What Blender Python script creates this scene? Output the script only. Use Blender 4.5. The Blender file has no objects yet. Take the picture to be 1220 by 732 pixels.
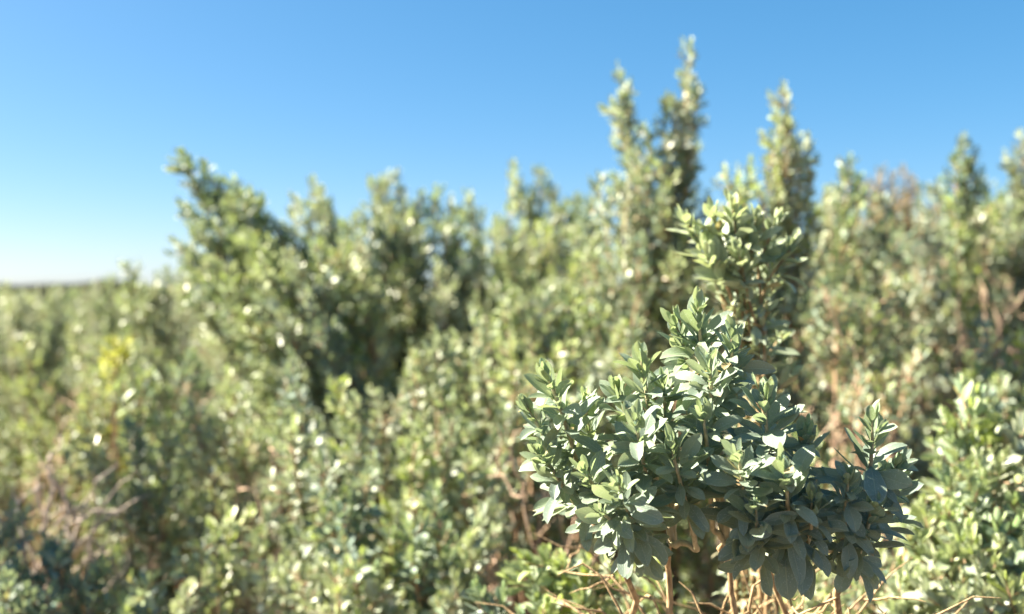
import bpy, math, random
import numpy as np
from mathutils import Vector

# ------------------------------------------------------------------ camera, sky, sun, exposure
sc = bpy.context.scene
COL = sc.collection
CAMZ = 1.15
F_MM = 35.0
KPX = 1220 * F_MM / 36.0            # photo pixels per unit of (size / distance)
HOR = 345.0                         # photo row of the horizon

cam_d = bpy.data.cameras.new('camera')
cam = bpy.data.objects.new('camera', cam_d)
COL.objects.link(cam)
cam.location = (0, 0, CAMZ)
cam.rotation_euler = (math.radians(90) - math.atan((366 - HOR) / KPX), 0, 0)
cam_d.lens = F_MM
cam_d.sensor_width = 36
cam_d.clip_start = 0.02
cam_d.clip_end = 3000
cam_d.dof.use_dof = True
cam_d.dof.focus_distance = 0.70
cam_d.dof.aperture_fstop = 4.2
cam_d.dof.aperture_blades = 0
sc.camera = cam

SUN_EL = math.radians(40)
SUN_AZ = math.radians(-80)          # clockwise from +Y: the sun stands to the left, a little ahead
w = bpy.data.worlds.new('World')
sc.world = w
w.use_nodes = True
nt = w.node_tree
bg = nt.nodes['Background']
sky = nt.nodes.new('ShaderNodeTexSky')
sky.sky_type = 'NISHITA'
sky.sun_disc = False
sky.sun_elevation = SUN_EL
sky.sun_rotation = SUN_AZ
sky.altitude = 200
sky.air_density = 0.65
sky.dust_density = 0.9
sky.ozone_density = 4.0
hs = nt.nodes.new('ShaderNodeHueSaturation')
hs.inputs['Hue'].default_value = 0.492
hs.inputs['Saturation'].default_value = 1.58
gm = nt.nodes.new('ShaderNodeGamma')
gm.inputs[1].default_value = 0.62
nt.links.new(sky.outputs[0], gm.inputs[0])
hs.inputs['Value'].default_value = 1.0
nt.links.new(gm.outputs[0], hs.inputs['Color'])
nt.links.new(hs.outputs[0], bg.inputs[0])
bg.inputs[1].default_value = 0.058

sd = bpy.data.lights.new('sun', 'SUN')
sun = bpy.data.objects.new('sun', sd)
COL.objects.link(sun)
sd.energy = 5.0
sd.angle = math.radians(0.53)
sd.color = (1.0, 0.91, 0.74)
SUNV = Vector((math.sin(SUN_AZ) * math.cos(SUN_EL), math.cos(SUN_AZ) * math.cos(SUN_EL), math.sin(SUN_EL)))
sun.rotation_euler = SUNV.to_track_quat('Z', 'Y').to_euler()
sun.location = (-3, 2, 6)

sc.view_settings.view_transform = 'Standard'
sc.view_settings.look = 'None'
sc.view_settings.exposure = 2.66
sc.view_settings.gamma = 1.0
sc.view_settings.use_curve_mapping = False
sc.render.engine = 'CYCLES'
cy = sc.cycles
cy.use_denoising = True
cy.max_bounces = 8
cy.diffuse_bounces = 3
cy.glossy_bounces = 2
cy.transmission_bounces = 6
cy.transparent_max_bounces = 4
cy.sample_clamp_indirect = 6

# ------------------------------------------------------------------ helpers
rng = np.random.default_rng(7)
GOLD = 2.39996323


def P(px, py, d):
    """a direction seen in the photograph, at distance d, as a point of the place"""
    return np.array([(px - 610) / KPX * d, d, CAMZ + (HOR - py) / KPX * d])


def ground_z(x, y):
    x = np.asarray(x, float); y = np.asarray(y, float)
    xr = np.log1p(np.exp((x - 0.25) * 4)) / 4
    hill = 1.28 * (1 - np.exp(-0.75 * xr / 1.28))
    near = np.clip((y - 0.3) / 2.2, 0.15, 1)
    fade = 1 / (1 + (np.clip(y, 0, None) / 60) ** 2)
    drop = -0.035 * np.log1p(np.exp(np.clip(y - 9, -30, 500)))
    return (hill * near * fade + drop + 0.015 * np.sin(3.1 * x + 1) * np.sin(2.3 * y)
            + 0.03 * np.sin(0.7 * x + 0.4 * y))


def norm(a):
    return a / np.maximum(np.linalg.norm(a, axis=-1, keepdims=True), 1e-9)


def mesh_from(name, verts, quads, uv=None, col=None, smooth=True):
    me = bpy.data.meshes.new(name)
    nv, nf = len(verts), len(quads)
    me.vertices.add(nv)
    me.vertices.foreach_set('co', np.ascontiguousarray(verts, dtype=np.float32).ravel())
    me.loops.add(nf * 4)
    me.loops.foreach_set('vertex_index', np.ascontiguousarray(quads, dtype=np.int32).ravel())
    me.polygons.add(nf)
    me.polygons.foreach_set('loop_start', np.arange(0, nf * 4, 4, dtype=np.int32))
    me.polygons.foreach_set('use_smooth', np.full(nf, smooth))
    if uv is not None:
        l = me.uv_layers.new(name='UVMap')
        l.data.foreach_set('uv', np.ascontiguousarray(uv[quads.ravel()], dtype=np.float32).ravel())
    if col is not None:
        a = me.color_attributes.new('leafcol', 'FLOAT_COLOR', 'POINT')
        a.data.foreach_set('color', np.ascontiguousarray(col, dtype=np.float32).ravel())
    me.update(calc_edges=True)
    return me


def link(name, me, mat, parent=None):
    o = bpy.data.objects.new(name, me)
    COL.objects.link(o)
    if mat and not me.materials:
        me.materials.append(mat)
    if parent is not None:
        o.parent = parent
        par = parent
        off = Vector((0, 0, 0))
        while par is not None:
            off += par.location
            par = par.parent
        if max(abs(c) for c in off) > 0:        # the mesh was built in world coordinates
            co = np.empty(len(me.vertices) * 3, np.float32)
            me.vertices.foreach_get('co', co)
            co = co.reshape(-1, 3) - np.array(off, np.float32)
            me.vertices.foreach_set('co', co.ravel())
            me.update()
    return o


def thing(name, label, cat, loc, group=None):
    o = bpy.data.objects.new(name, None)
    COL.objects.link(o)
    o.empty_display_size = 0.1
    o.location = loc
    o['label'] = label
    o['category'] = cat
    if group:
        o['group'] = group
    return o


class Leaves:
    """collects leaves: base point, axis, upper normal, length, width, curl, fold, colour data"""
    def __init__(s):
        s.rows = []

    def add(s, B, D, N, L, W, curl, fold, twist, young, dead, tone=None):
        n = len(B)
        rn = rng.random(n) if tone is None else np.clip(tone + .45 * (rng.random(n) - .5), 0, 1)
        s.rows.append(np.column_stack([B, D, N, L, W, curl, fold, twist, young, dead, rn]))

    def build(s, name, nu=6, nv=2):
        R = np.vstack(s.rows)
        B, D, N = R[:, 0:3], norm(R[:, 3:6]), R[:, 6:9]
        N = norm(N - (N * D).sum(1, keepdims=True) * D)
        S = np.cross(D, N)
        L, W, curl, fold, tw, young, dead, rnd = [R[:, k] for k in range(9, 17)]
        n = len(L)
        u = np.linspace(0, 1, nu)
        v = np.linspace(-1, 1, nv * 2 + 1)
        prof = np.sin(math.pi * np.clip(u, 0, 1) ** 1.30) ** 0.58      # widest a little beyond the middle
        prof = prof * (0.25 + 0.75 * np.clip(u / 0.30, 0, 1) ** 0.8)
        prof = np.maximum(prof, 0.09)
        prof[-1] = 0.03
        # arc along the blade
        um = (u[1:] + u[:-1]) / 2
        ang = curl[:, None] * um[None, :] ** 1.2
        du = np.diff(u)[None, :]
        ax = np.concatenate([np.zeros((n, 1)), np.cumsum(np.cos(ang) * du, 1)], 1)
        az = np.concatenate([np.zeros((n, 1)), np.cumsum(-np.sin(ang) * du, 1)], 1)
        angv = curl[:, None] * u[None, :] ** 1.2
        halfw = prof[None, :] * W[:, None] / 2
        wav = 1 + 0.10 * np.sin(u[None, :] * 9 + rnd[:, None] * 40)
        lat = v[None, None, :] * (halfw * wav)[:, :, None]
        lift = (np.abs(v)[None, None, :] ** 1.3) * halfw[:, :, None] * fold[:, None, None]
        t = tw[:, None] * u[None, :]
        ct, st = np.cos(t)[:, :, None], np.sin(t)[:, :, None]
        lat2 = lat * ct - lift * st
        lif2 = lat * st + lift * ct
        # local frame bends with the arc
        Nx = np.sin(angv)[:, :, None] * lif2
        Nz = np.cos(angv)[:, :, None] * lif2
        X = ax[:, :, None] * L[:, None, None] + Nx
        Z = az[:, :, None] * L[:, None, None] + Nz
        V = (B[:, None, None, :] + X[..., None] * D[:, None, None, :]
             + Z[..., None] * N[:, None, None, :] + lat2[..., None] * S[:, None, None, :])
        m = nu * len(v)
        V = V.reshape(-1, 3)
        UV = np.stack(np.broadcast_arrays(u[:, None], v[None, :] * 0.5 + 0.5), -1).reshape(-1, 2)
        UV = np.tile(UV, (n, 1))
        q = []
        k = len(v)
        for i in range(nu - 1):
            for j in range(k - 1):
                q.append([i * k + j, (i + 1) * k + j, (i + 1) * k + j + 1, i * k + j + 1])
        q = np.array(q)
        Q = (q[None] + (np.arange(n) * m)[:, None, None]).reshape(-1, 4)
        C = np.column_stack([rnd, young, dead, np.ones(n)])
        C = np.repeat(C, m, 0)
        return mesh_from(name, V, Q, UV, C)


class Tubes:
    def __init__(s):
        s.V, s.Q, s.n = [], [], 0

    def add(s, pts, r0, r1, k=6, knobby=0.12):
        pts = np.asarray(pts, float)
        n = len(pts)
        T = norm(np.gradient(pts, axis=0))
        ref = np.array([0.31, 0.87, 0.12])
        A = norm(np.cross(T, ref))
        Bn = np.cross(T, A)
        r = np.linspace(r0, r1, n) * (1 + knobby * rng.standard_normal(n))
        r[-1] = r1 * 0.35
        th = np.arange(k) / k * 2 * math.pi
        ring = pts[:, None, :] + r[:, None, None] * (np.cos(th)[None, :, None] * A[:, None, :] + np.sin(th)[None, :, None] * Bn[:, None, :])
        s.V.append(ring.reshape(-1, 3))
        i = np.arange(n - 1)[:, None] * k
        j = np.arange(k)[None, :]
        j2 = (j + 1) % k
        q = np.stack([i + j, i + j2, i + k + j2, i + k + j], -1).reshape(-1, 4) + s.n
        s.Q.append(q)
        s.n += n * k

    def build(s, name):
        return mesh_from(name, np.vstack(s.V), np.vstack(s.Q))


def bez(p0, p1, p2, p3, n):
    t = np.linspace(0, 1, n)[:, None]
    return (1 - t) ** 3 * p0 + 3 * (1 - t) ** 2 * t * p1 + 3 * (1 - t) * t * t * p2 + t ** 3 * p3


def wobble(pts, amp):
    n = len(pts)
    w_ = np.cumsum(rng.standard_normal((n, 3)), 0)
    w_ -= np.linspace(0, 1, n)[:, None] * w_[-1]
    return pts + w_ * amp / math.sqrt(n)


def leafy(LV, pts, length, dens, Lm, ratio=0.38, a_tip=14, a_low=72, young=0.25, dead=0.02, shorten=0.0, axil=0.6, curl=0.5, noise=9, nn=.34, tone=None):
    """leaves in a spiral round the last `length` metres of a path"""
    pts = np.asarray(pts, float)
    seg = np.linalg.norm(np.diff(pts, axis=0), axis=1)
    cum = np.concatenate([[0], np.cumsum(seg)])
    tot = cum[-1]
    length = min(length, tot)
    n = max(5, int(length * dens))
    s = (np.arange(n) + rng.random(n) * 0.8) / n
    s = s ** 1.15                                   # denser towards the tip
    # axillary small leaves
    na = int(n * axil)
    sa = rng.random(na) * 0.95 + 0.04
    s_all = np.concatenate([s, sa])
    small = np.concatenate([np.zeros(n), np.ones(na)])
    phi = np.concatenate([np.arange(n) * GOLD + rng.normal(0, 0.35, n), rng.random(na) * 6.283])
    at = tot - s_all * length
    X = np.column_stack([np.interp(at, cum, pts[:, k]) for k in range(3)])
    X2 = np.column_stack([np.interp(np.minimum(at + 0.01, tot), cum, pts[:, k]) for k in range(3)])
    X1 = np.column_stack([np.interp(np.maximum(at - 0.01, 0), cum, pts[:, k]) for k in range(3)])
    T = norm(X2 - X1)
    ref = np.array([0.9, 0.2, 0.13])
    A = norm(np.cross(T, ref))
    Bn = np.cross(T, A)
    out = np.cos(phi)[:, None] * A + np.sin(phi)[:, None] * Bn
    m = len(s_all)
    dist = s_all * length                            # metres below the tip
    g = np.clip(dist / (Lm * 1.1), 0, 1)             # maturity
    a = np.radians(a_tip + (a_low - a_tip) * np.clip(dist / (Lm * 2.6), 0, 1) ** 0.8 + rng.normal(0, noise, m))
    a = np.where(small > 0, a * 0.7 + rng.normal(0, .15, m), a)
    D = T * np.cos(a)[:, None] + out * np.sin(a)[:, None]
    # weight pulls old leaves down a little, light pulls all up
    D = norm(D + np.array([0, 0, 1]) * (0.16 - 0.30 * g * np.clip((a_low - 60) / 40, 0, 1))[:, None])
    N = T - out * 0.25 + np.array([0, 0, 0.5]) + rng.normal(0, nn, (m, 3))
    L = Lm * (0.45 + 0.55 * g) * rng.uniform(0.62, 1.18, m) * (1 - shorten * s_all)
    L = np.where(small > 0, L * rng.uniform(0.35, 0.65, m), L)
    W = L * ratio * rng.uniform(0.82, 1.2, m)
    cu = curl * rng.normal(0.55, 0.7, m) * (0.4 + 0.6 * g) - 0.35 * (1 - g)
    fo = rng.uniform(0.10, 0.55, m)
    tw = rng.normal(0, 0.35, m)
    yo = np.clip(young * rng.random(m) * 1.3 + 0.55 * (1 - g) * rng.random(m) + np.where(small > 0, 0.2, 0) * rng.random(m), 0, 1)
    de = (rng.random(m) < dead * (0.4 + 1.2 * g)).astype(float) * rng.uniform(0.5, 1, m)
    LV.add(X + out * 0.001, D, N, L, W, cu, fo, tw, yo, de, tone)


# ------------------------------------------------------------------ materials
def nodes(name):
    m = bpy.data.materials.new(name)
    m.use_nodes = True
    t = m.node_tree
    t.nodes.clear()
    return m, t


def leaf_mat(name, mature, mature2, youngc, deadc, fine=True, trans=0.27, rough=0.42):
    m, t = nodes(name)
    N, K = t.nodes.new, t.links.new
    out = N('ShaderNodeOutputMaterial')
    at = N('ShaderNodeAttribute'); at.attribute_name = 'leafcol'
    sep = N('ShaderNodeSeparateColor'); K(at.outputs['Color'], sep.inputs[0])
    def mix(fac, a, b, typ='MIX'):
        x = N('ShaderNodeMix'); x.data_type = 'RGBA'; x.blend_type = typ
        if isinstance(fac, float): x.inputs['Factor'].default_value = fac
        else: K(fac, x.inputs['Factor'])
        for s_, i in ((a, 6), (b, 7)):
            if isinstance(s_, tuple): x.inputs[i].default_value = (*s_, 1)
            else: K(s_, x.inputs[i])
        return x.outputs[2]
    c = mix(sep.outputs[0], mature, mature2)
    c = mix(sep.outputs[1], c, youngc)
    c = mix(sep.outputs[2], c, deadc)
    uv = N('ShaderNodeUVMap')
    sx = N('ShaderNodeSeparateXYZ'); K(uv.outputs[0], sx.inputs[0])
    def math_(op, a, b=None, clamp=False):
        x = N('ShaderNodeMath'); x.operation = op; x.use_clamp = clamp
        for s_, i in ((a, 0), (b, 1)):
            if s_ is None: continue
            if isinstance(s_, float): x.inputs[i].default_value = s_
            else: K(s_, x.inputs[i])
        return x.outputs[0]
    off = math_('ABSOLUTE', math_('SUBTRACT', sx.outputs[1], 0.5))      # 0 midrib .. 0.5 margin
    height = None
    if fine:
        rib = math_('SUBTRACT', 1.0, math_('DIVIDE', off, 0.035), True)
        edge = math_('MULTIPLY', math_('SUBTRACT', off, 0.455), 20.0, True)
        c = mix(math_('MULTIPLY', rib, 0.65), c, (0.46, 0.52, 0.36))
        c = mix(math_('MULTIPLY', edge, 0.9), c, (0.48, 0.52, 0.40))  # pale scurfy margin, with the sunlit rim painted into the same tint
        geo = N('ShaderNodeNewGeometry')
        ns = N('ShaderNodeTexNoise'); ns.inputs['Scale'].default_value = 900; ns.inputs['Detail'].default_value = 1
        K(geo.outputs['Position'], ns.inputs['Vector'])
        sp = math_('MULTIPLY', math_('SUBTRACT', ns.outputs[0], 0.60), 9.0, True)
        c = mix(math_('MULTIPLY', sp, 0.55), c, (0.45, 0.52, 0.50))
        tipf = math_('MULTIPLY', math_('SUBTRACT', sx.outputs[0], 0.90), 12.0, True)
        pick = math_('MULTIPLY', math_('SUBTRACT', sep.outputs[0], 0.80), 12.0, True)
        c = mix(math_('MULTIPLY', tipf, pick), c, (0.30, 0.18, 0.08))
        n2 = N('ShaderNodeTexNoise'); n2.inputs['Scale'].default_value = 160; n2.inputs['Detail'].default_value = 3
        K(geo.outputs['Position'], n2.inputs['Vector'])
        c = mix(math_('MULTIPLY', math_('SUBTRACT', n2.outputs[0], 0.45), 1.6, True), c, (0.70, 0.76, 0.66), 'MULTIPLY')
        # side veins leave the midrib at a slant
        vw = math_('SINE', math_('ADD', math_('MULTIPLY', sx.outputs[0], 75.0), math_('MULTIPLY', off, -55.0)))
        height = math_('ADD', math_('MULTIPLY', vw, 0.10), math_('ADD', math_('MULTIPLY', rib, 0.8), math_('MULTIPLY', ns.outputs[0], 0.5)))
    # underside paler
    g2 = N('ShaderNodeNewGeometry')
    c = mix(math_('MULTIPLY', g2.outputs['Backfacing'], 0.35), c, (0.34, 0.37, 0.29))
    pr = N('ShaderNodeBsdfPrincipled')
    K(c, pr.inputs['Base Color'])
    K(math_('ADD', math_('MULTIPLY', sep.outputs[0], -0.14), rough + 0.14), pr.inputs['Roughness'])
    pr.inputs['Specular IOR Level'].default_value = 0.40
    if height is not None:
        bp = N('ShaderNodeBump'); bp.inputs['Strength'].default_value = 0.5; bp.inputs['Distance'].default_value = 0.0006
        K(height, bp.inputs['Height']); K(bp.outputs[0], pr.inputs['Normal'])
    tr = N('ShaderNodeBsdfTranslucent')
    K(mix(0.5, c, (0.42, 0.50, 0.16)), tr.inputs[0])
    ms = N('ShaderNodeMixShader')
    ms.inputs[0].default_value = trans
    K(pr.outputs[0], ms.inputs[1]); K(tr.outputs[0], ms.inputs[2]); K(ms.outputs[0], out.inputs[0])
    return m


def bark_mat(name, c1, c2, scale=60):
    m, t = nodes(name)
    N, K = t.nodes.new, t.links.new
    out = N('ShaderNodeOutputMaterial'); pr = N('ShaderNodeBsdfPrincipled')
    tc = N('ShaderNodeTexCoord')
    mp = N('ShaderNodeMapping'); mp.inputs['Scale'].default_value = (1, 1, 0.25)
    K(tc.outputs['Object'], mp.inputs[0])
    ns = N('ShaderNodeTexNoise'); ns.inputs['Scale'].default_value = scale * 5; ns.inputs['Detail'].default_value = 5
    K(mp.outputs[0], ns.inputs['Vector'])
    cr = N('ShaderNodeValToRGB')
    cr.color_ramp.elements[0].position = 0.32; cr.color_ramp.elements[1].position = 0.68
    cr.color_ramp.elements[0].color = (*c1, 1); cr.color_ramp.elements[1].color = (*c2, 1)
    K(ns.outputs[0], cr.inputs[0]); K(cr.outputs[0], pr.inputs['Base Color'])
    pr.inputs['Roughness'].default_value = 0.8
    bp = N('ShaderNodeBump'); bp.inputs['Strength'].default_value = 0.7; bp.inputs['Distance'].default_value = 0.002
    K(ns.outputs[0], bp.inputs['Height']); K(bp.outputs[0], pr.inputs['Normal'])
    K(pr.outputs[0], out.inputs[0])
    return m


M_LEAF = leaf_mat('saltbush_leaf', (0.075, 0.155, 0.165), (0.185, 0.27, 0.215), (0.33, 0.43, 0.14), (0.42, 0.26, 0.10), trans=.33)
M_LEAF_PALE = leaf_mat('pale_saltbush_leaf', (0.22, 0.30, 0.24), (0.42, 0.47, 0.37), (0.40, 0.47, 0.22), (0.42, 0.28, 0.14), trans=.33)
M_LEAF_MID = leaf_mat('saltbush_leaf_mid', (0.085, 0.17, 0.16), (0.45, 0.475, 0.36), (0.36, 0.45, 0.07), (0.33, 0.21, 0.10), fine=False, rough=0.36, trans=.22)
M_LEAF_YEL = leaf_mat('saltbush_leaf_yellowish', (0.12, 0.19, 0.145), (0.42, 0.44, 0.31), (0.37, 0.43, 0.09), (0.33, 0.22, 0.10), fine=False, rough=0.36)
M_YELLOW = leaf_mat('yellow_petal', (0.42, 0.44, 0.02), (0.50, 0.50, 0.04), (0.6, 0.6, 0.05), (0.5, 0.35, 0.05), fine=False, rough=0.6)
M_LEAF_DRY = leaf_mat('dry_leaf', (0.20, 0.13, 0.06), (0.27, 0.18, 0.08), (0.26, 0.20, 0.07), (0.30, 0.17, 0.08), fine=False, rough=0.6, trans=0.2)
M_LEAF_DARK = leaf_mat('dark_brown_leaf', (0.06, 0.04, 0.03), (0.11, 0.06, 0.045), (0.1, 0.08, 0.04), (0.13, 0.06, 0.04), fine=False, rough=0.6, trans=0.1)
M_TWIG = bark_mat('pale_twig_bark', (0.17, 0.11, 0.055), (0.45, 0.32, 0.17))
M_GREENTWIG = bark_mat('pale_green_twig_bark', (0.30, 0.26, 0.15), (0.48, 0.42, 0.27))
M_BARK = bark_mat('brown_stem_bark', (0.19, 0.115, 0.07), (0.44, 0.29, 0.18))
M_TAN = bark_mat('tan_dry_wood', (0.26, 0.16, 0.10), (0.58, 0.42, 0.30))
M_GREY = bark_mat('grey_dead_wood', (0.22, 0.17, 0.14), (0.48, 0.40, 0.34))

# ------------------------------------------------------------------ ground
m, t = nodes('dry_soil')
N, K = t.nodes.new, t.links.new
out = N('ShaderNodeOutputMaterial'); pr = N('ShaderNodeBsdfPrincipled'); tc = N('ShaderNodeTexCoord')
n1 = N('ShaderNodeTexNoise'); n1.inputs['Scale'].default_value = 2.2; n1.inputs['Detail'].default_value = 8
n2 = N('ShaderNodeTexNoise'); n2.inputs['Scale'].default_value = 60; n2.inputs['Detail'].default_value = 6
K(tc.outputs['Object'], n1.inputs['Vector']); K(tc.outputs['Object'], n2.inputs['Vector'])
r1 = N('ShaderNodeValToRGB'); r1.color_ramp.elements[0].position = .35; r1.color_ramp.elements[1].position = .65
r1.color_ramp.elements[0].color = (0.075, 0.05, 0.035, 1); r1.color_ramp.elements[1].color = (0.19, 0.14, 0.10, 1)
K(n1.outputs[0], r1.inputs[0])
mx = N('ShaderNodeMix'); mx.data_type = 'RGBA'; mx.blend_type = 'MULTIPLY'; mx.inputs['Factor'].default_value = 0.7
r2 = N('ShaderNodeValToRGB'); r2.color_ramp.elements[0].position = .3; r2.color_ramp.elements[1].position = .6
r2.color_ramp.elements[0].color = (0.35, 0.3, 0.28, 1); r2.color_ramp.elements[1].color = (1, 1, 1, 1)
K(n2.outputs[0], r2.inputs[0]); K(r1.outputs[0], mx.inputs[6]); K(r2.outputs[0], mx.inputs[7])
K(mx.outputs[2], pr.inputs['Base Color']); pr.inputs['Roughness'].default_value = 0.95
bp = N('ShaderNodeBump'); bp.inputs['Strength'].default_value = 0.8; bp.inputs['Distance'].default_value = 0.03
K(n2.outputs[0], bp.inputs['Height']); K(bp.outputs[0], pr.inputs['Normal']); K(pr.outputs[0], out.inputs[0])
M_SOIL = m


def axis_pts(lim, dense, n1_, n2_):
    a = np.linspace(-dense, dense, n1_)
    b = dense * (lim / dense) ** (np.arange(1, n2_ + 1) / n2_)
    return np.concatenate([-b[::-1], a, b])


gx = axis_pts(1500, 12, 160, 22)
gy = axis_pts(1500, 12, 160, 22)
GX, GY = np.meshgrid(gx, gy)
GZ = ground_z(GX, GY)
V = np.stack([GX, GY, GZ], -1).reshape(-1, 3)
k = len(gx)
i, j = np.meshgrid(np.arange(len(gy) - 1), np.arange(k - 1), indexing='ij')
Q = np.stack([i * k + j, i * k + j + 1, (i + 1) * k + j + 1, (i + 1) * k + j], -1).reshape(-1, 4)
g = link('ground', mesh_from('ground', V, Q), M_SOIL)
g['kind'] = 'structure'

M_HILL = bark_mat('scrub_hillside', (0.014, 0.018, 0.013), (0.030, 0.030, 0.020), .02)
for n_ in M_HILL.node_tree.nodes:
    if n_.type == 'BSDF_PRINCIPLED':
        n_.inputs['Specular IOR Level'].default_value = 0
hx = np.linspace(-700, 500, 240)
hr = 23.6 + 4.6 * np.exp(-((hx + 205) / 22) ** 2) + 1.6 * np.sin(hx * .021 + 1) + .9 * np.sin(hx * .067) + .5 * np.sin(hx * .21)
rows = []
for f_, dy in ((0, -60), (.6, -30), (1, 0), (.6, 60), (0, 160)):
    rows.append(np.column_stack([hx, np.full_like(hx, 500 + dy) + 8 * np.sin(hx * .03 + dy), -22 + hr * f_]))
V = np.vstack(rows); k = len(hx)
i, j = np.meshgrid(np.arange(4), np.arange(k - 1), indexing='ij')
Q = np.stack([i * k + j, i * k + j + 1, (i + 1) * k + j + 1, (i + 1) * k + j], -1).reshape(-1, 4)
g = link('hills', mesh_from('hills', V, Q), M_HILL)
g['kind'] = 'structure'

# fallen leaves and broken twigs under the bushes
LV = Leaves()
n = 9000
yy = 0.5 + 7 * rng.random(n) ** 1.4
xx = (rng.random(n) - 0.5) * (1.6 + 1.3 * yy)
B = np.column_stack([xx, yy, ground_z(xx, yy) + rng.uniform(0.006, 0.02, n)])
a = rng.random(n) * 6.283
D = np.column_stack([np.cos(a), np.sin(a), rng.normal(0, .25, n)])
LV.add(B, D, np.tile([0, 0, 1.0], (n, 1)) + rng.normal(0, .4, (n, 3)), rng.uniform(.012, .03, n), rng.uniform(.005, .012, n),
       rng.normal(0, 1, n), rng.uniform(0, .8, n), rng.normal(0, .8, n), np.zeros(n), rng.uniform(.6, 1, n))
lit = link('leaf_litter', LV.build('leaf_litter', 4, 1), M_LEAF_DRY)
lit['kind'] = 'stuff'
lit['label'] = 'dry brown fallen leaves scattered on the soil beneath the bushes'
lit['category'] = 'leaf litter'

# ------------------------------------------------------------------ the sharp sprig in front and its bush
FRONT = np.array([0.235, 0.93, float(ground_z(0.235, 0.93))])


def front_bush():
    root = thing('saltbush', 'grey green saltbush in sharp focus, dense leafy shoots above bare ochre twigs', 'bush', FRONT)
    #  tip px, py, d ; low px, py, d ; leaf length ; lowest leaf angle ; young
    S = [
        (650, 446, .700, 694, 575, .725, .031, 78, .35), (628, 486, .715, 690, 590, .74, .027, 75, .35),
        (697, 470, .735, 712, 570, .75, .022, 55, .75), (640, 540, .71, 706, 620, .73, .028, 80, .25),
        (764, 428, .700, 778, 550, .725, .032, 78, .30), (733, 462, .72, 765, 560, .74, .028, 72, .35),
        (758, 500, .675, 775, 600, .705, .029, 85, .20), (738, 578, .655, 772, 655, .695, .030, 92, .20),
        (694, 560, .69, 742, 640, .715, .027, 85, .20), (716, 612, .675, 765, 655, .705, .025, 85, .15),
        (832, 366, .715, 852, 480, .735, .031, 75, .30), (803, 384, .735, 828, 480, .75, .029, 72, .35),
        (872, 398, .700, 860, 510, .725, .028, 75, .15), (845, 432, .69, 850, 540, .715, .027, 85, .2),
        (838, 492, .685, 848, 610, .715, .030, 85, .20), (800, 530, .675, 828, 640, .705, .029, 88, .15),
        (911, 470, .680, 918, 610, .705, .034, 98, .22), (962, 520, .690, 945, 625, .715, .032, 95, .08),
        (880, 545, .660, 895, 650, .70, .033, 102, .08), (934, 556, .652, 935, 655, .695, .034, 105, .05),
        (902, 605, .665, 910, 672, .70, .030, 105, .05), (968, 592, .675, 955, 665, .70, .029, 102, .05),
        (1040, 500, .700, 1024, 620, .72, .034, 95, .08), (1070, 552, .715, 1036, 640, .73, .030, 92, .08),
        (1012, 572, .680, 1006, 655, .705, .029, 98, .05), (1045, 605, .695, 1020, 670, .71, .029, 98, .05),
        (790, 455, .715, 800, 560, .735, .028, 80, .3),
    ]
    limbs = [P(730, 720, .80), P(800, 745, .80), P(870, 750, .79), P(955, 750, .79), P(1000, 745, .80)]
    tops = [P(748, 640, .745), P(800, 650, .75), P(866, 645, .75), P(925, 645, .745), P(990, 650, .745)]
    for kn, tp in zip(limbs, tops):
        tb = Tubes()
        tb.add(wobble(bez(FRONT + rng.normal(0, .03, 3) * [1, 1, .1], FRONT * .5 + kn * .5 + rng.normal(0, .05, 3), kn, tp, 22), .03), .0040, .0022, 8)
        link('stem', tb.build('stem'), M_TWIG, root)
    for (tx, ty, td, lx, ly, ld, L, alow, yg) in S:
        tip, low = P(tx, ty, td - .022), P(lx, ly, ld + .012)
        lm = tops[int(np.argmin([abs(q[0] - low[0]) for q in tops]))]
        ax = tip - low
        up = bez(low, low + ax * .35 + rng.normal(0, .003, 3), tip - ax * .3 + rng.normal(0, .003, 3), tip, 9)
        down = bez(lm, lm * .6 + low * .4, low - ax * .3, low, 8)[:-1]
        path = np.vstack([wobble(down, .004), up])
        tb = Tubes()
        tb.add(path, 0.0028, 0.0011, 7)
        LV = Leaves()
        leafy(LV, path[3:], rng.uniform(.07, .108), 520, L * 1.0, ratio=.345, a_tip=14, a_low=min(alow, 88), noise=13, nn=.38, young=yg, dead=.010, axil=.3, curl=.7)
        # a few thinly set old leaves lower on the stem
        b = link('branch', tb.build('branch'), M_GREENTWIG, root)
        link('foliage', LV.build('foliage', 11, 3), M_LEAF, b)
    # dry tangled twigs under the leaves
    for k in range(64):
        s0 = P(rng.uniform(740, 1040), rng.uniform(668, 790), rng.uniform(.78, .98))
        sg = rng.choice([-1, 1])
        e = s0 + np.array([sg * rng.uniform(.05, .17), rng.normal(0, .05), rng.normal(.005, .02)])
        st = FRONT * .5 + s0 * .5 + rng.normal(0, .03, 3)
        tb = Tubes()
        pth = wobble(bez(FRONT + rng.normal(0, .03, 3) * [1, 1, .1], st, s0, e, 18), .03)
        tb.add(pth, .0024, .0008, 6)
        for q in range(3):
            k0 = rng.integers(9, 16)
            d2 = norm(rng.normal(0, 1, 3)) * rng.uniform(.02, .06)
            tb.add(wobble(bez(pth[k0], pth[k0] + d2 * .3, pth[k0] + d2 * .7, pth[k0] + d2, 6), .006), .0013, .0005, 5)
        link('dry_twig', tb.build('dry_twig'), M_TWIG, root)


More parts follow.
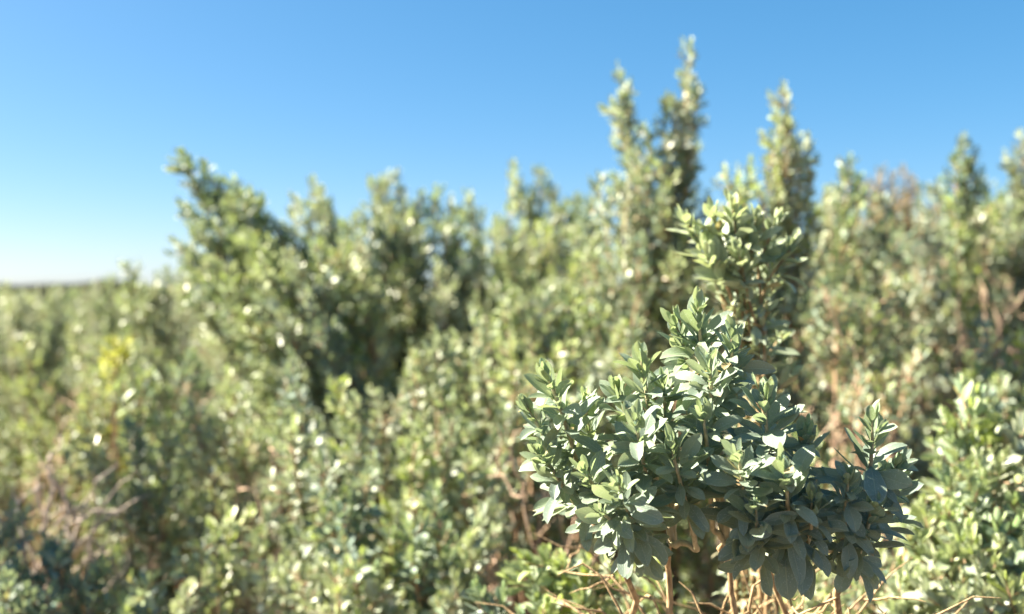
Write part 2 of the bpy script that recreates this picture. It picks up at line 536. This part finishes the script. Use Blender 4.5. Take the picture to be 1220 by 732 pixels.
def back_sprig():
    base = np.array([0.265, 1.10, float(ground_z(0.265, 1.10))])
    root = thing('saltbush', 'slender pale saltbush sprig just above the sharp sprig, slightly blurred and sunlit', 'bush', base)
    S = [(815, 262, .885, 852, 318, .90), (872, 244, .865, 880, 310, .89), (925, 262, .88, 903, 318, .90),
         (836, 300, .87, 868, 345, .89), (945, 292, .89, 912, 340, .90), (880, 300, .86, 890, 350, .89),
         (850, 335, .90, 885, 400, .91), (925, 335, .91, 898, 400, .92), (935, 395, .93, 900, 450, .93),
         (848, 255, .88, 870, 320, .9), (900, 262, .87, 893, 325, .9), (870, 380, .90, 893, 440, .92), (915, 365, .89, 902, 420, .91),
         (945, 440, .92, 912, 490, .93), (880, 430, .92, 900, 490, .93), (925, 480, .92, 905, 540, .94)]
    for (tx, ty, td, lx, ly, ld) in S:
        tip, low = P(tx, ty, td + .07), P(lx, ly, ld + .07)
        up = bez(low, low * .7 + tip * .3 + np.array([0, 0, .003]), low * .25 + tip * .75, tip, 8)
        mid = P(900 + rng.normal(0, 26), 520, 1.02 + rng.normal(0, .02))
        down = wobble(bez(base + rng.normal(0, .04, 3) * [1, 1, 0], mid - np.array([0, 0, .2]), mid, low, 18), .012)[:-1]
        tb = Tubes()
        pth = np.vstack([down, up])
        tb.add(pth, .0030, .0009, 6)
        LV = Leaves()
        leafy(LV, up, 9, 430 if ty < 320 else 260, .037 if ty < 320 else .027, ratio=.37, a_tip=18, a_low=82, young=.6, dead=.02, axil=.3, noise=17, nn=.5)
        leafy(LV, pth[:-6], .30, 170, .019, ratio=.4, a_tip=40, a_low=85, young=.4, dead=.15, axil=.2, noise=25)
        b = link('branch', tb.build('branch'), M_TWIG, root)
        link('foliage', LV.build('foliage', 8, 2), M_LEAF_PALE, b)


# ------------------------------------------------------------------ background bushes
def limb(root, base, tips, Lm, dens, leafmat, barkmat, spire=.22, young=.25, dead=.03, sides=5, fat=1.0, nu=4, nv=1, lean=None, plume=.25, thin=1.0):
    """one limb of a bush: wood with all its twigs, and the leaves it carries"""
    tb, LV = Tubes(), Leaves()
    tips = [np.asarray(t_, float) for t_ in tips]
    c = sum(tips) / len(tips)
    out_ = c - base
    out_[2] = 0
    knee = base + out_ * .45 + np.array([0, 0, (c[2] - base[2]) * .40]) + rng.normal(0, .03, 3)
    for tip in tips:
        b0 = base + rng.normal(0, .03, 3) * [1, 1, .05]
        sprd = (tip - base) * [1, 1, 0]
        up = np.array([0, 0, 1.0]) * max(.03, (tip[2] - base[2]) * .30 * (1 - .55 * (lean or 0))) + sprd * (.28 + .25 * (lean or 0)) + rng.normal(0, .06, 3) * [1, 1, 0]
        pth = wobble(bez(b0, knee, tip - up, tip, 20), .02)
        tb.add(pth, .0085 * fat, .0014, 5)
        lf = spire * rng.uniform(.8, 1.3)
        tone = rng.random()
        yg = float(np.clip(young + rng.normal(0, .28), 0, 1))
        leafy(LV, pth, lf, dens * 1.3, Lm, young=yg, dead=dead, axil=.25, a_low=60, shorten=-0.1, tone=tone)
        seg = np.concatenate([[0], np.cumsum(np.linalg.norm(np.diff(pth, axis=0), axis=1))])
        PL = min(plume, seg[-1] * .7)
        wf, wp = rng.uniform(25, 70), rng.uniform(0, 6.28)
        for q in range(int(PL * 85)):
            ds = PL * (q + rng.random()) / (PL * 85)
            if ds < .015: continue
            at_ = seg[-1] - ds
            p0 = np.array([np.interp(at_, seg, pth[:, z]) for z in range(3)])
            p1 = np.array([np.interp(at_ + .01, seg, pth[:, z]) for z in range(3)])
            T = norm(p1 - p0)
            r = norm(np.cross(T, rng.normal(0, 1, 3)))
            ln = (.022 + .13 * math.sqrt(ds) * (.62 + .45 * math.sin(ds * wf + wp))) * rng.uniform(.55, 1.2) * thin
            e = p0 + (T * .72 + r * .75) * ln
            sp = bez(p0, p0 + r * ln * .35, e - T * ln * .3, e, 5)
            tb.add(sp, .0014 * fat, .0008, 4)
            leafy(LV, sp, ln * .98, dens * 1.8, Lm * .85, young=yg, dead=dead, axil=0, a_low=60, tone=tone, nn=.6, noise=14)
        for q in range(sides):
            k0 = int(rng.uniform(.42, .92) * 19)
            p0 = pth[k0]
            T = norm(pth[min(k0 + 1, 19)] - pth[k0 - 1])
            r = norm(rng.normal(0, 1, 3) * [1, 1, .5])
            ln = rng.uniform(.07, .20) * (1.25 - k0 / 24)
            e = p0 + (T * .75 + r * .62) * ln
            sp = wobble(bez(p0, p0 + r * ln * .35, e - np.array([0, 0, ln * .35]), e, 7), .006)
            tb.add(sp, .0024 * fat, .0009, 4)
            leafy(LV, sp, ln * .85, dens * 1.3, Lm * .93, young=yg, dead=dead, axil=.2, a_low=62, tone=tone)
    b = link('branch', tb.build('branch'), barkmat, root)
    link('foliage', LV.build('foliage', nu, nv), leafmat, b)


def bush(label, base_px, base_d, explicit, rad, h, nlimb, per, Lm=.030, dens=150, leafmat=None, barkmat=None, name='saltbush',
         spire=.20, young=.25, dead=.03, sides=5, emin=.05, emax=1.35, group=None, plume=.5, thin=1.0, facing=None, squash=1.0, **kw):
    """a bush rooted on the ground; explicit = shoots whose tips the photograph shows against the sky"""
    bx = (base_px - 610) / KPX * base_d
    base = np.array([bx, base_d, float(ground_z(bx, base_d))])
    root = thing(name, label, 'bush', base, group)
    for grp in explicit:
        limb(root, base, [P(*q) for q in grp], Lm, dens, leafmat or M_LEAF_MID, barkmat or M_BARK, spire=spire * 1.5, young=young, dead=dead, sides=2, plume=plume, thin=thin, **kw)
    for q in range(int(nlimb * .7)):
        e = math.asin(rng.uniform(math.sin(emin), math.sin(emax)))
        if facing is None:
            f = q * GOLD + rng.normal(0, .3)
        else:
            f = facing[0] + rng.uniform(-1, 1) * facing[1]
        tips = []
        for z in range(max(2, per - 1)):
            ee, ff = e + rng.normal(0, .13), f + rng.normal(0, .2)
            ee = min(max(ee, .02), 1.5)
            rr = rng.uniform(.72, 1.0)
            tips.append(base + np.array([rad * math.cos(ee) * math.cos(ff), rad * squash * math.cos(ee) * math.sin(ff),
                                         h * (.22 + .78 * math.sin(ee))]) * rr)
        limb(root, base, tips, Lm, dens, leafmat or M_LEAF_MID, barkmat or M_BARK, spire=spire, young=young, dead=dead, sides=2, plume=plume * .75, **kw)
    return root


front_bush()
back_sprig()

# tall bushes whose spires stand against the sky
bush('tall saltbush with two thin spires, the highest in the photo, behind the sharp sprig', 800, 2.15,
     [[(735, 78, 2.1), (742, 112, 2.1), (728, 120, 2.12)], [(823, 50, 2.1), (829, 96, 2.12), (820, 85, 2.08)],
      [(790, 118, 2.1), (768, 150, 2.05), (805, 140, 2.1)], [(757, 175, 2.05), (712, 208, 2.05), (778, 190, 2.0)],
      [(748, 215, 2.0), (790, 220, 1.98), (815, 180, 2.1)], [(735, 290, 1.95), (765, 280, 1.92), (710, 300, 2.0)],
      [(820, 260, 2.0), (800, 300, 1.92), (838, 240, 2.1)]],
     .32, .95, 13, 3, Lm=.027, spire=.22, sides=5, emin=.3, thin=.8)
bush('tall saltbush with one broken bushy spire right of the highest spires', 925, 2.05,
     [[(932, 100, 2.0), (925, 130, 2.02), (940, 145, 2.0)], [(918, 160, 1.98), (945, 178, 2.0), (960, 172, 2.03)],
      [(862, 198, 1.98), (880, 210, 1.95), (895, 190, 2.0)], [(905, 225, 1.95), (935, 230, 2.0), (868, 240, 1.95)]],
     .26, .85, 11, 3, Lm=.027, spire=.18, sides=4, emin=.25, young=.35, thin=.8)
bush('big saltbush at left centre leaning left, with brown stems and pointed leafy tips', 500, 2.3,
     [[(300, 355, 2.05), (330, 375, 2.0), (275, 365, 2.1)], [(355, 350, 2.05), (375, 385, 2.0), (320, 330, 2.1)], [(265, 330, 2.15), (290, 315, 2.15), (245, 305, 2.2)], [(205, 285, 2.3), (215, 310, 2.3), (235, 325, 2.25)], [(225, 350, 2.2), (255, 340, 2.2), (205, 340, 2.3)], [(212, 182, 2.4), (222, 205, 2.4), (232, 228, 2.38)], [(268, 214, 2.35), (283, 232, 2.35), (252, 235, 2.4)],
      [(212, 240, 2.35), (222, 268, 2.3), (240, 290, 2.3)], [(300, 250, 2.3), (322, 262, 2.3), (282, 282, 2.2)],
      [(350, 235, 2.5), (368, 215, 2.55), (385, 238, 2.5)], [(335, 300, 2.15), (370, 292, 2.15), (300, 320, 2.1)],
      [(405, 262, 2.4), (395, 300, 2.2), (425, 280, 2.3)]],
     .42, .98, 12, 3, Lm=.031, spire=.2, sides=5, emin=.45, young=.4, lean=1.0)
bush('rounded saltbush with several blunt tops right of the big leaning bush', 500, 2.75,
     [[(440, 212, 2.7), (462, 206, 2.7), (480, 222, 2.7)], [(420, 262, 2.6), (470, 240, 2.65), (445, 240, 2.6)], [(530, 262, 2.6), (548, 258, 2.65), (490, 250, 2.6)], [(400, 300, 2.55), (440, 300, 2.5), (480, 310, 2.5)], [(520, 310, 2.5), (550, 300, 2.55), (540, 340, 2.4)], [(505, 228, 2.7), (520, 222, 2.7), (535, 240, 2.7)],
      [(430, 250, 2.6), (455, 265, 2.6), (500, 270, 2.55)]],
     .42, 1.12, 14, 3, Lm=.031, spire=.18, sides=5, emin=.25)
bush('pale saltbush with several very thin spires, just left of the tallest bush', 640, 3.0,
     [[(613, 192, 2.9), (617, 225, 2.9)], [(562, 228, 2.9), (566, 250, 2.9)], [(645, 200, 2.9), (655, 218, 2.9), (636, 222, 2.9)],
      [(690, 232, 2.9), (672, 240, 2.85), (662, 250, 2.8)], [(600, 262, 2.8), (585, 275, 2.8), (625, 262, 2.8)], [(650, 262, 2.7), (680, 270, 2.7), (635, 285, 2.7)], [(700, 238, 2.6), (716, 250, 2.6), (692, 262, 2.6)], [(705, 285, 2.5), (722, 290, 2.5), (690, 300, 2.5)], [(590, 310, 2.6), (620, 320, 2.6), (565, 300, 2.7)], [(660, 330, 2.5), (690, 320, 2.5), (640, 345, 2.5)]],
     .42, 1.15, 14, 3, Lm=.029, spire=.2, sides=5, emin=.3, young=.4)
bush('pale saltbush with rough spire on the slope right of the bushy broken spire', 1025, 2.5,
     [[(1012, 186, 2.45), (1005, 205, 2.45), (1022, 215, 2.45)], [(982, 225, 2.4), (1040, 232, 2.4), (1060, 250, 2.4)],
      [(1000, 260, 2.3), (1030, 275, 2.3), (975, 280, 2.3)]],
     .36, .85, 10, 3, Lm=.031, spire=.16, sides=4, emin=.25, young=.3, dead=.05)
bush('tall pale saltbush with pointed top on the slope near the right edge', 1150, 2.7,
     [[(1147, 160, 2.6), (1140, 180, 2.6), (1156, 190, 2.6)], [(1115, 215, 2.6), (1095, 240, 2.55), (1130, 235, 2.5)],
      [(1175, 225, 2.6), (1160, 250, 2.5), (1125, 275, 2.4)]],
     .38, .85, 11, 3, Lm=.031, spire=.17, sides=4, emin=.25, dead=.05)
bush('saltbush cut by the right edge of the photo near the skyline', 1235, 2.6,
     [[(1214, 158, 2.6), (1225, 170, 2.6), (1205, 195, 2.6)], [(1195, 235, 2.5), (1222, 240, 2.5), (1210, 270, 2.45)]],
     .30, .80, 8, 3, Lm=.031, spire=.16, sides=4, emin=.25)
bush('small saltbush with one pointed grey tip beside the left horizon', 190, 3.0,
     [[(155, 312, 2.9), (162, 328, 2.9), (172, 345, 2.9)], [(200, 318, 2.9), (225, 322, 2.9), (185, 335, 2.85)]],
     .42, 1.05, 12, 3, Lm=.029, spire=.17, sides=5, emin=.2)

bush('pale low saltbush filling the space between the lower centre bush and the tallest bush', 640, 1.95,
     [[(590, 335, 1.95), (560, 365, 1.9), (615, 350, 1.95)], [(655, 345, 1.95), (700, 365, 1.9), (680, 345, 1.95)],
      [(610, 400, 1.8), (660, 415, 1.8), (575, 430, 1.75)], [(720, 420, 1.8), (745, 385, 1.85), (700, 450, 1.75)],
      [(600, 480, 1.7), (640, 490, 1.7), (670, 470, 1.72)]],
     .25, .7, 4, 3, Lm=.029, spire=.14, sides=3, emin=.4, young=.35, plume=.35)
bush('dim low saltbush foliage showing between the ochre twigs below the sharp sprig', 900, 1.4,
     [[(760, 655, 1.2), (785, 690, 1.2), (740, 690, 1.2)], [(960, 520, 1.45), (990, 545, 1.45), (940, 500, 1.5)],
      [(1040, 640, 1.2), (1065, 680, 1.2), (1035, 700, 1.2)], [(980, 600, 1.4), (1000, 640, 1.3), (970, 680, 1.3)]],
     .2, .5, 5, 3, Lm=.028, spire=.10, sides=3, emin=.3, young=.4, plume=.15)

# nearer low bushes that fill the lower part
bush('leafy saltbush at lower centre, left of the sharp sprig, with long dense shoots', 470, 1.75,
     [[(395, 455, 1.6), (345, 420, 1.7), (420, 470, 1.6)], [(350, 500, 1.5), (380, 540, 1.45), (345, 560, 1.5)],
      [(520, 395, 1.8), (560, 420, 1.8), (490, 420, 1.75)], [(450, 470, 1.6), (500, 500, 1.55), (540, 470, 1.6)],
      [(400, 600, 1.4), (440, 560, 1.4), (385, 610, 1.42)], [(560, 540, 1.5), (520, 580, 1.42), (590, 520, 1.6)],
      [(480, 620, 1.35), (430, 660, 1.32), (520, 650, 1.35)], [(560, 640, 1.35), (585, 600, 1.4), (540, 690, 1.3)],
      [(400, 680, 1.3), (350, 670, 1.38), (460, 700, 1.3)]],
     .34, .75, 7, 3, Lm=.030, spire=.15, sides=5, emin=.3, nu=6)
bush('low saltbush shoots at the bottom edge beneath the sharp sprig', 660, 1.15,
     [[(625, 668, 1.05), (650, 660, 1.05), (672, 672, 1.04)], [(695, 668, 1.06), (712, 690, 1.06), (680, 700, 1.03)],
      [(600, 705, 1.05), (640, 712, 1.02), (665, 725, 1.02)]],
     .13, .55, 4, 3, Lm=.030, spire=.05, sides=2, emin=.5, young=.7, nu=7, nv=2, dens=260, plume=.04)
bush('sunlit white green saltbush at the lower right corner', 1190, 1.22,
     [[(1160, 480, 1.15), (1130, 500, 1.15), (1185, 500, 1.15)], [(1200, 540, 1.1), (1220, 500, 1.15), (1175, 560, 1.08)],
      [(1120, 560, 1.15), (1100, 600, 1.12), (1140, 600, 1.08)], [(1190, 620, 1.05), (1215, 600, 1.08), (1160, 640, 1.03)],
      [(1110, 660, 1.06), (1080, 690, 1.08), (1130, 700, 1.02)], [(1200, 690, 1.0), (1170, 700, 1.0), (1060, 720, 1.08)],
      [(1230, 640, 1.05), (1250, 560, 1.1), (1240, 700, 1.0)]],
     .26, .7, 5, 3, Lm=.032, spire=.10, sides=3, emin=.3, nu=8, nv=2, young=.2, dens=190, plume=.1)
bush('pale low saltbush on the slope behind the lower right corner bush', 1190, 1.95,
     [[(1180, 385, 1.9), (1215, 400, 1.9), (1150, 420, 1.85)], [(1200, 450, 1.8), (1170, 460, 1.75), (1225, 460, 1.8)]],
     .34, .62, 9, 3, Lm=.031, spire=.14, sides=4, emin=.2)
bush('sparse saltbush with bare reddish stems between the sharp sprig and the slope', 1010, 1.75,
     [[(985, 330, 1.9), (1000, 350, 1.85), (965, 370, 1.8)], [(1060, 330, 1.9), (1080, 350, 1.9), (1045, 365, 1.85)],
      [(1090, 420, 1.7), (1060, 440, 1.65), (1020, 430, 1.65)]],
     .30, .7, 5, 3, Lm=.024, spire=.09, sides=2, emin=.3, dead=.12, fat=1.2, plume=.15)
bush('yellowish saltbush at left below the horizon beside the small pointed bush', 60, 2.5,
     [[(30, 400, 2.5), (80, 390, 2.5), (120, 400, 2.4)], [(140, 425, 2.35), (170, 410, 2.4), (110, 440, 2.3)]],
     .48, .95, 14, 3, Lm=.029, spire=.15, sides=5, emin=.5, leafmat=M_LEAF_YEL, young=.5)
bush('broad saltbush left of the lower centre bush with dark hollows below', 215, 2.05,
     [[(180, 440, 2.0), (230, 420, 2.0), (270, 440, 1.95)], [(150, 500, 1.85), (200, 490, 1.85), (100, 500, 1.9)],
      [(250, 500, 1.8), (290, 470, 1.85), (225, 480, 1.8)]],
     .46, .85, 12, 3, Lm=.031, spire=.14, sides=4, emin=.5, young=.35, dead=.05)
bush('low saltbush tuft at the bottom between the dead wood and the leafy lower centre bush', 265, 1.6,
     [[(270, 610, 1.5), (245, 640, 1.45), (300, 640, 1.45)], [(180, 690, 1.4), (150, 720, 1.4), (220, 700, 1.38)]],
     .24, .55, 4, 3, Lm=.031, spire=.09, sides=3, emin=.3, young=.5, nu=6)
bush('dry ochre brown shrub on the skyline of the slope', 1062, 3.7,
     [[(1050, 200, 3.6), (1075, 200, 3.6), (1062, 205, 3.6)], [(1035, 212, 3.6), (1090, 210, 3.6), (1065, 225, 3.5)], [(1045, 235, 3.5), (1080, 235, 3.5), (1062, 245, 3.5)]],
     .36, .9, 12, 3, Lm=.022, spire=.14, sides=5, leafmat=M_LEAF_DRY, name='dry_shrub', emin=.2)
bush('dark brown shrub poking above the far left bushes on the horizon', 115, 7.0,
     [[(100, 340, 7), (118, 333, 7), (135, 342, 7)]],
     .55, 1.12, 14, 3, Lm=.024, spire=.14, sides=5, leafmat=M_LEAF_DARK, name='dry_shrub', emin=.2)


def dead_shrub():
    bx, d = -.72, 1.62
    base = np.array([bx, d, float(ground_z(bx, d))])
    root = thing('dead_shrub', 'bare dead shrub of forked grey branches at the lower left corner', 'bush', base)
    for grp in [[(20, 590), (45, 560)], [(75, 580), (92, 610)], [(10, 640), (-20, 600)], [(120, 640), (150, 610)], [(60, 545), (110, 560)]]:
        tb = Tubes()
        for (px, py) in grp:
            tip = P(px, py, 1.62 + rng.normal(0, .05))
            kn = P(55 + px * .3, 660, 1.6) + rng.normal(0, .035, 3)
            pth = wobble(bez(base + rng.normal(0, .01, 3), base * .3 + kn * .7, kn, tip, 18), .03)
            tb.add(pth, .0055, .0016, 6)
            for q in range(5):
                k0 = rng.integers(9, 17)
                d2 = norm(rng.normal(0, 1, 3) + [0, 0, .7]) * rng.uniform(.05, .13)
                tb.add(wobble(bez(pth[k0], pth[k0] + d2 * .3, pth[k0] + d2 * .7, pth[k0] + d2, 7), .012), .0025, .0008, 5)
        link('branch', tb.build('branch'), M_GREY, root)


dead_shrub()
bush('low dense saltbush at the far left edge whose top touches the horizon', 20, 3.9,
     [[(-20, 346, 3.8), (5, 338, 3.8), (25, 348, 3.8)], [(45, 345, 3.8), (68, 340, 3.8), (85, 350, 3.8)]],
     .55, 1.15, 18, 3, Lm=.030, spire=.2, emin=.3)
bush('low saltbush on the left horizon just beside the small pointed bush', 120, 4.6,
     [[(90, 342, 4.5), (112, 336, 4.5), (132, 328, 4.5)], [(60, 360, 4.4), (150, 345, 4.5), (100, 365, 4.3)]],
     .6, 1.15, 18, 3, Lm=.030, spire=.2, emin=.3)
bush('dense unseen saltbush left of the view, added to shade the lower left corner', -373, 1.75,
     [], .5, 1.95, 40, 3, Lm=.028, spire=.25, emin=.1, plume=.6)  # stands wholly out of view, added to throw shade over the dead shrub
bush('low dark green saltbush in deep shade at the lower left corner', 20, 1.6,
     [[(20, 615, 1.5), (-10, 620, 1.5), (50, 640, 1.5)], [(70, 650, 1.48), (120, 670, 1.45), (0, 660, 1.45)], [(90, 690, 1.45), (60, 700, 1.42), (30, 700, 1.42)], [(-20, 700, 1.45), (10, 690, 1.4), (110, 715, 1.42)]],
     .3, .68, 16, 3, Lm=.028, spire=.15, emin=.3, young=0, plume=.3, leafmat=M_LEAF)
bush('small bright yellow tuft among the green bushes at left', 140, 2.35,
     [[(136, 402, 2.2), (146, 408, 2.2), (140, 415, 2.2)]],
     .1, .5, 1, 2, Lm=.024, spire=.04, sides=1, leafmat=M_YELLOW, name='flowering_shrub', plume=.06)

def twiggy(label, px, d, top, spread, n):
    bx = (px - 610) / KPX * d
    base = np.array([bx, d, float(ground_z(bx, d))])
    root = thing('dry_shrub', label, 'bush', base)
    zt = CAMZ + (HOR - top) / KPX * d
    for q in range(n):
        tb = Tubes()
        tip = base + np.array([rng.uniform(-spread, spread), rng.uniform(-.15, .15), 0])
        tip[2] = base[2] + (zt - base[2]) * rng.uniform(.7, 1)
        pth = wobble(bez(base + rng.normal(0, .03, 3) * [1, 1, .1], base + (tip - base) * [.5, .5, .35], tip - np.array([0, 0, .12]), tip, 18), .05)
        tb.add(pth, .0050, .0012, 5)
        for z in range(9):
            k0 = rng.integers(7, 17)
            d2 = (norm(rng.normal(0, 1, 3)) + [0, 0, .6]) * rng.uniform(.03, .09)
            tb.add(wobble(bez(pth[k0], pth[k0] + d2 * .3, pth[k0] + d2 * .7, pth[k0] + d2, 7), .015), .0022, .0008, 5)
        link('branch', tb.build('branch'), M_TAN, root)


twiggy('leafless tan twiggy shrub behind the right side of the sharp sprig', 985, 1.75, 370, .10, 7)
twiggy('leafless pinkish tan shrub on the slope near the right edge', 1190, 2.3, 325, .2, 14)
twiggy('ochre leafless twigs among the yellowish bushes at left', 90, 2.3, 440, .22, 9)
twiggy('bare brown twigs in the dark gap left of the sharp sprig', 640, 1.5, 520, .10, 9)
twiggy('bare brown twigs between the dead shrub and the lower centre bush', 300, 1.8, 500, .22, 12)

# prototypes for the many bushes further off
protos = []
for k, (lm, yg, mat, hh, rr) in enumerate([(.026, .25, M_LEAF_MID, 1.08, .50), (.025, .5, M_LEAF_YEL, .95, .55), (.027, .2, M_LEAF_MID, 1.0, .52), (.025, .35, M_LEAF_YEL, 1.1, .45)]):
    root = thing('saltbush', 'x', 'bush', (0, 0, 0))
    tbA, lvA = Tubes(), Leaves()
    for q in range(60):
        e = math.asin(rng.uniform(.08, .99)); f = q * GOLD
        tip = np.array([rr * math.cos(e) * math.cos(f), rr * math.cos(e) * math.sin(f), hh * (.22 + .78 * math.sin(e)) * rng.uniform(.82, 1.05)])
        pth = wobble(bez(rng.normal(0, .03, 3) * [1, 1, 0], tip * [.45, .45, .4], tip - np.array([0, 0, .25 * hh]), tip, 12), .03)
        tbA.add(pth, .006, .0014, 4)
        tone, yq = rng.random(), float(np.clip(yg + rng.normal(0, .28), 0, 1))
        leafy(lvA, pth, .2, 190, lm, young=yq, dead=.03, axil=.1, tone=tone)
        for z in range(8):
            k0 = int(rng.uniform(.6, .99) * 11)
            r = norm(rng.normal(0, 1, 3) + [0, 0, .5]); ln = rng.uniform(.05, .11)
            sp = bez(pth[k0], pth[k0] + r * ln * .4, pth[k0] + r * ln * .8 + [0, 0, .01], pth[k0] + r * ln + [0, 0, .03], 5)
            tbA.add(sp, .0022, .001, 4)
            leafy(lvA, sp, ln * .95, 260, lm * .9, young=yq, dead=.03, axil=0, a_low=58, tone=tone)
    a_ = link('branches', tbA.build('branches'), M_BARK, root)
    b_ = link('foliage', lvA.build('foliage', 4, 1), mat, root)
    protos.append((root, [a_, b_]))

used = set()
cells = []
rr = random.Random(5)
for row, y0 in enumerate([3.7, 4.7, 5.8, 7.1, 8.7, 10.6, 13.0, 16.0, 20.0, 26.0, 34.0]):
    span = y0 * .56 + .4
    nb = max(3, int(round(2 * span / (.85 + .08 * y0))))
    for c in range(nb):
        x = -span + (c + .5) * 2 * span / nb + rr.uniform(-.15, .15)
        cells.append((row, c, nb, x, y0 + rr.uniform(-.35, .35)))
ORD = ['first', 'second', 'third', 'fourth', 'fifth', 'sixth', 'seventh', 'eighth', 'ninth', 'tenth', 'eleventh', 'twelfth', 'thirteenth', 'fourteenth', 'fifteenth', 'sixteenth']
# the slope hides everything far off on the right
cells = [q for q in cells if not (q[4] > 9 and q[3] > .12 * q[4])]
count = {}
for n_, (row, c, nb, x, y) in enumerate(cells):
    pi = rr.randrange(4)
    root, ch = protos[pi]
    if pi in used:
        r_ = root.copy(); COL.objects.link(r_)
        for o in ch:
            c2 = o.copy(); COL.objects.link(c2); c2.parent = r_
    else:
        r_ = root; used.add(pi)
    look = ['grey green', 'yellowish', 'silvery green', 'upright yellow green'][pi]
    k_ = count.get(row, 0); count[row] = k_ + 1
    r_['label'] = f'blurred {look} saltbush, {ORD[k_]} from the left in the {ORD[row]} background row'
    r_['group'] = 'background saltbushes'
    s = rr.uniform(.85, 1.02)
    wd = 1.15 + .03 * y
    gz = float(ground_z(x, y))
    if x > 0:
        s *= .84
    if x < 0:
        s = rr.uniform(1.10, 1.2) / [1.08, .95, 1.0, 1.1][pi] - gz
        s = max(s, .8)
    r_.location = (x, y, gz)
    r_.rotation_euler = (0, 0, rr.uniform(0, 6.28))
    r_.scale = (s * wd, s * wd, s)
tot = sum(len(o.data.polygons) for o in COL.objects if o.type == 'MESH')
print('instanced faces', tot, 'unique', sum(len(m_.polygons) for m_ in bpy.data.meshes))
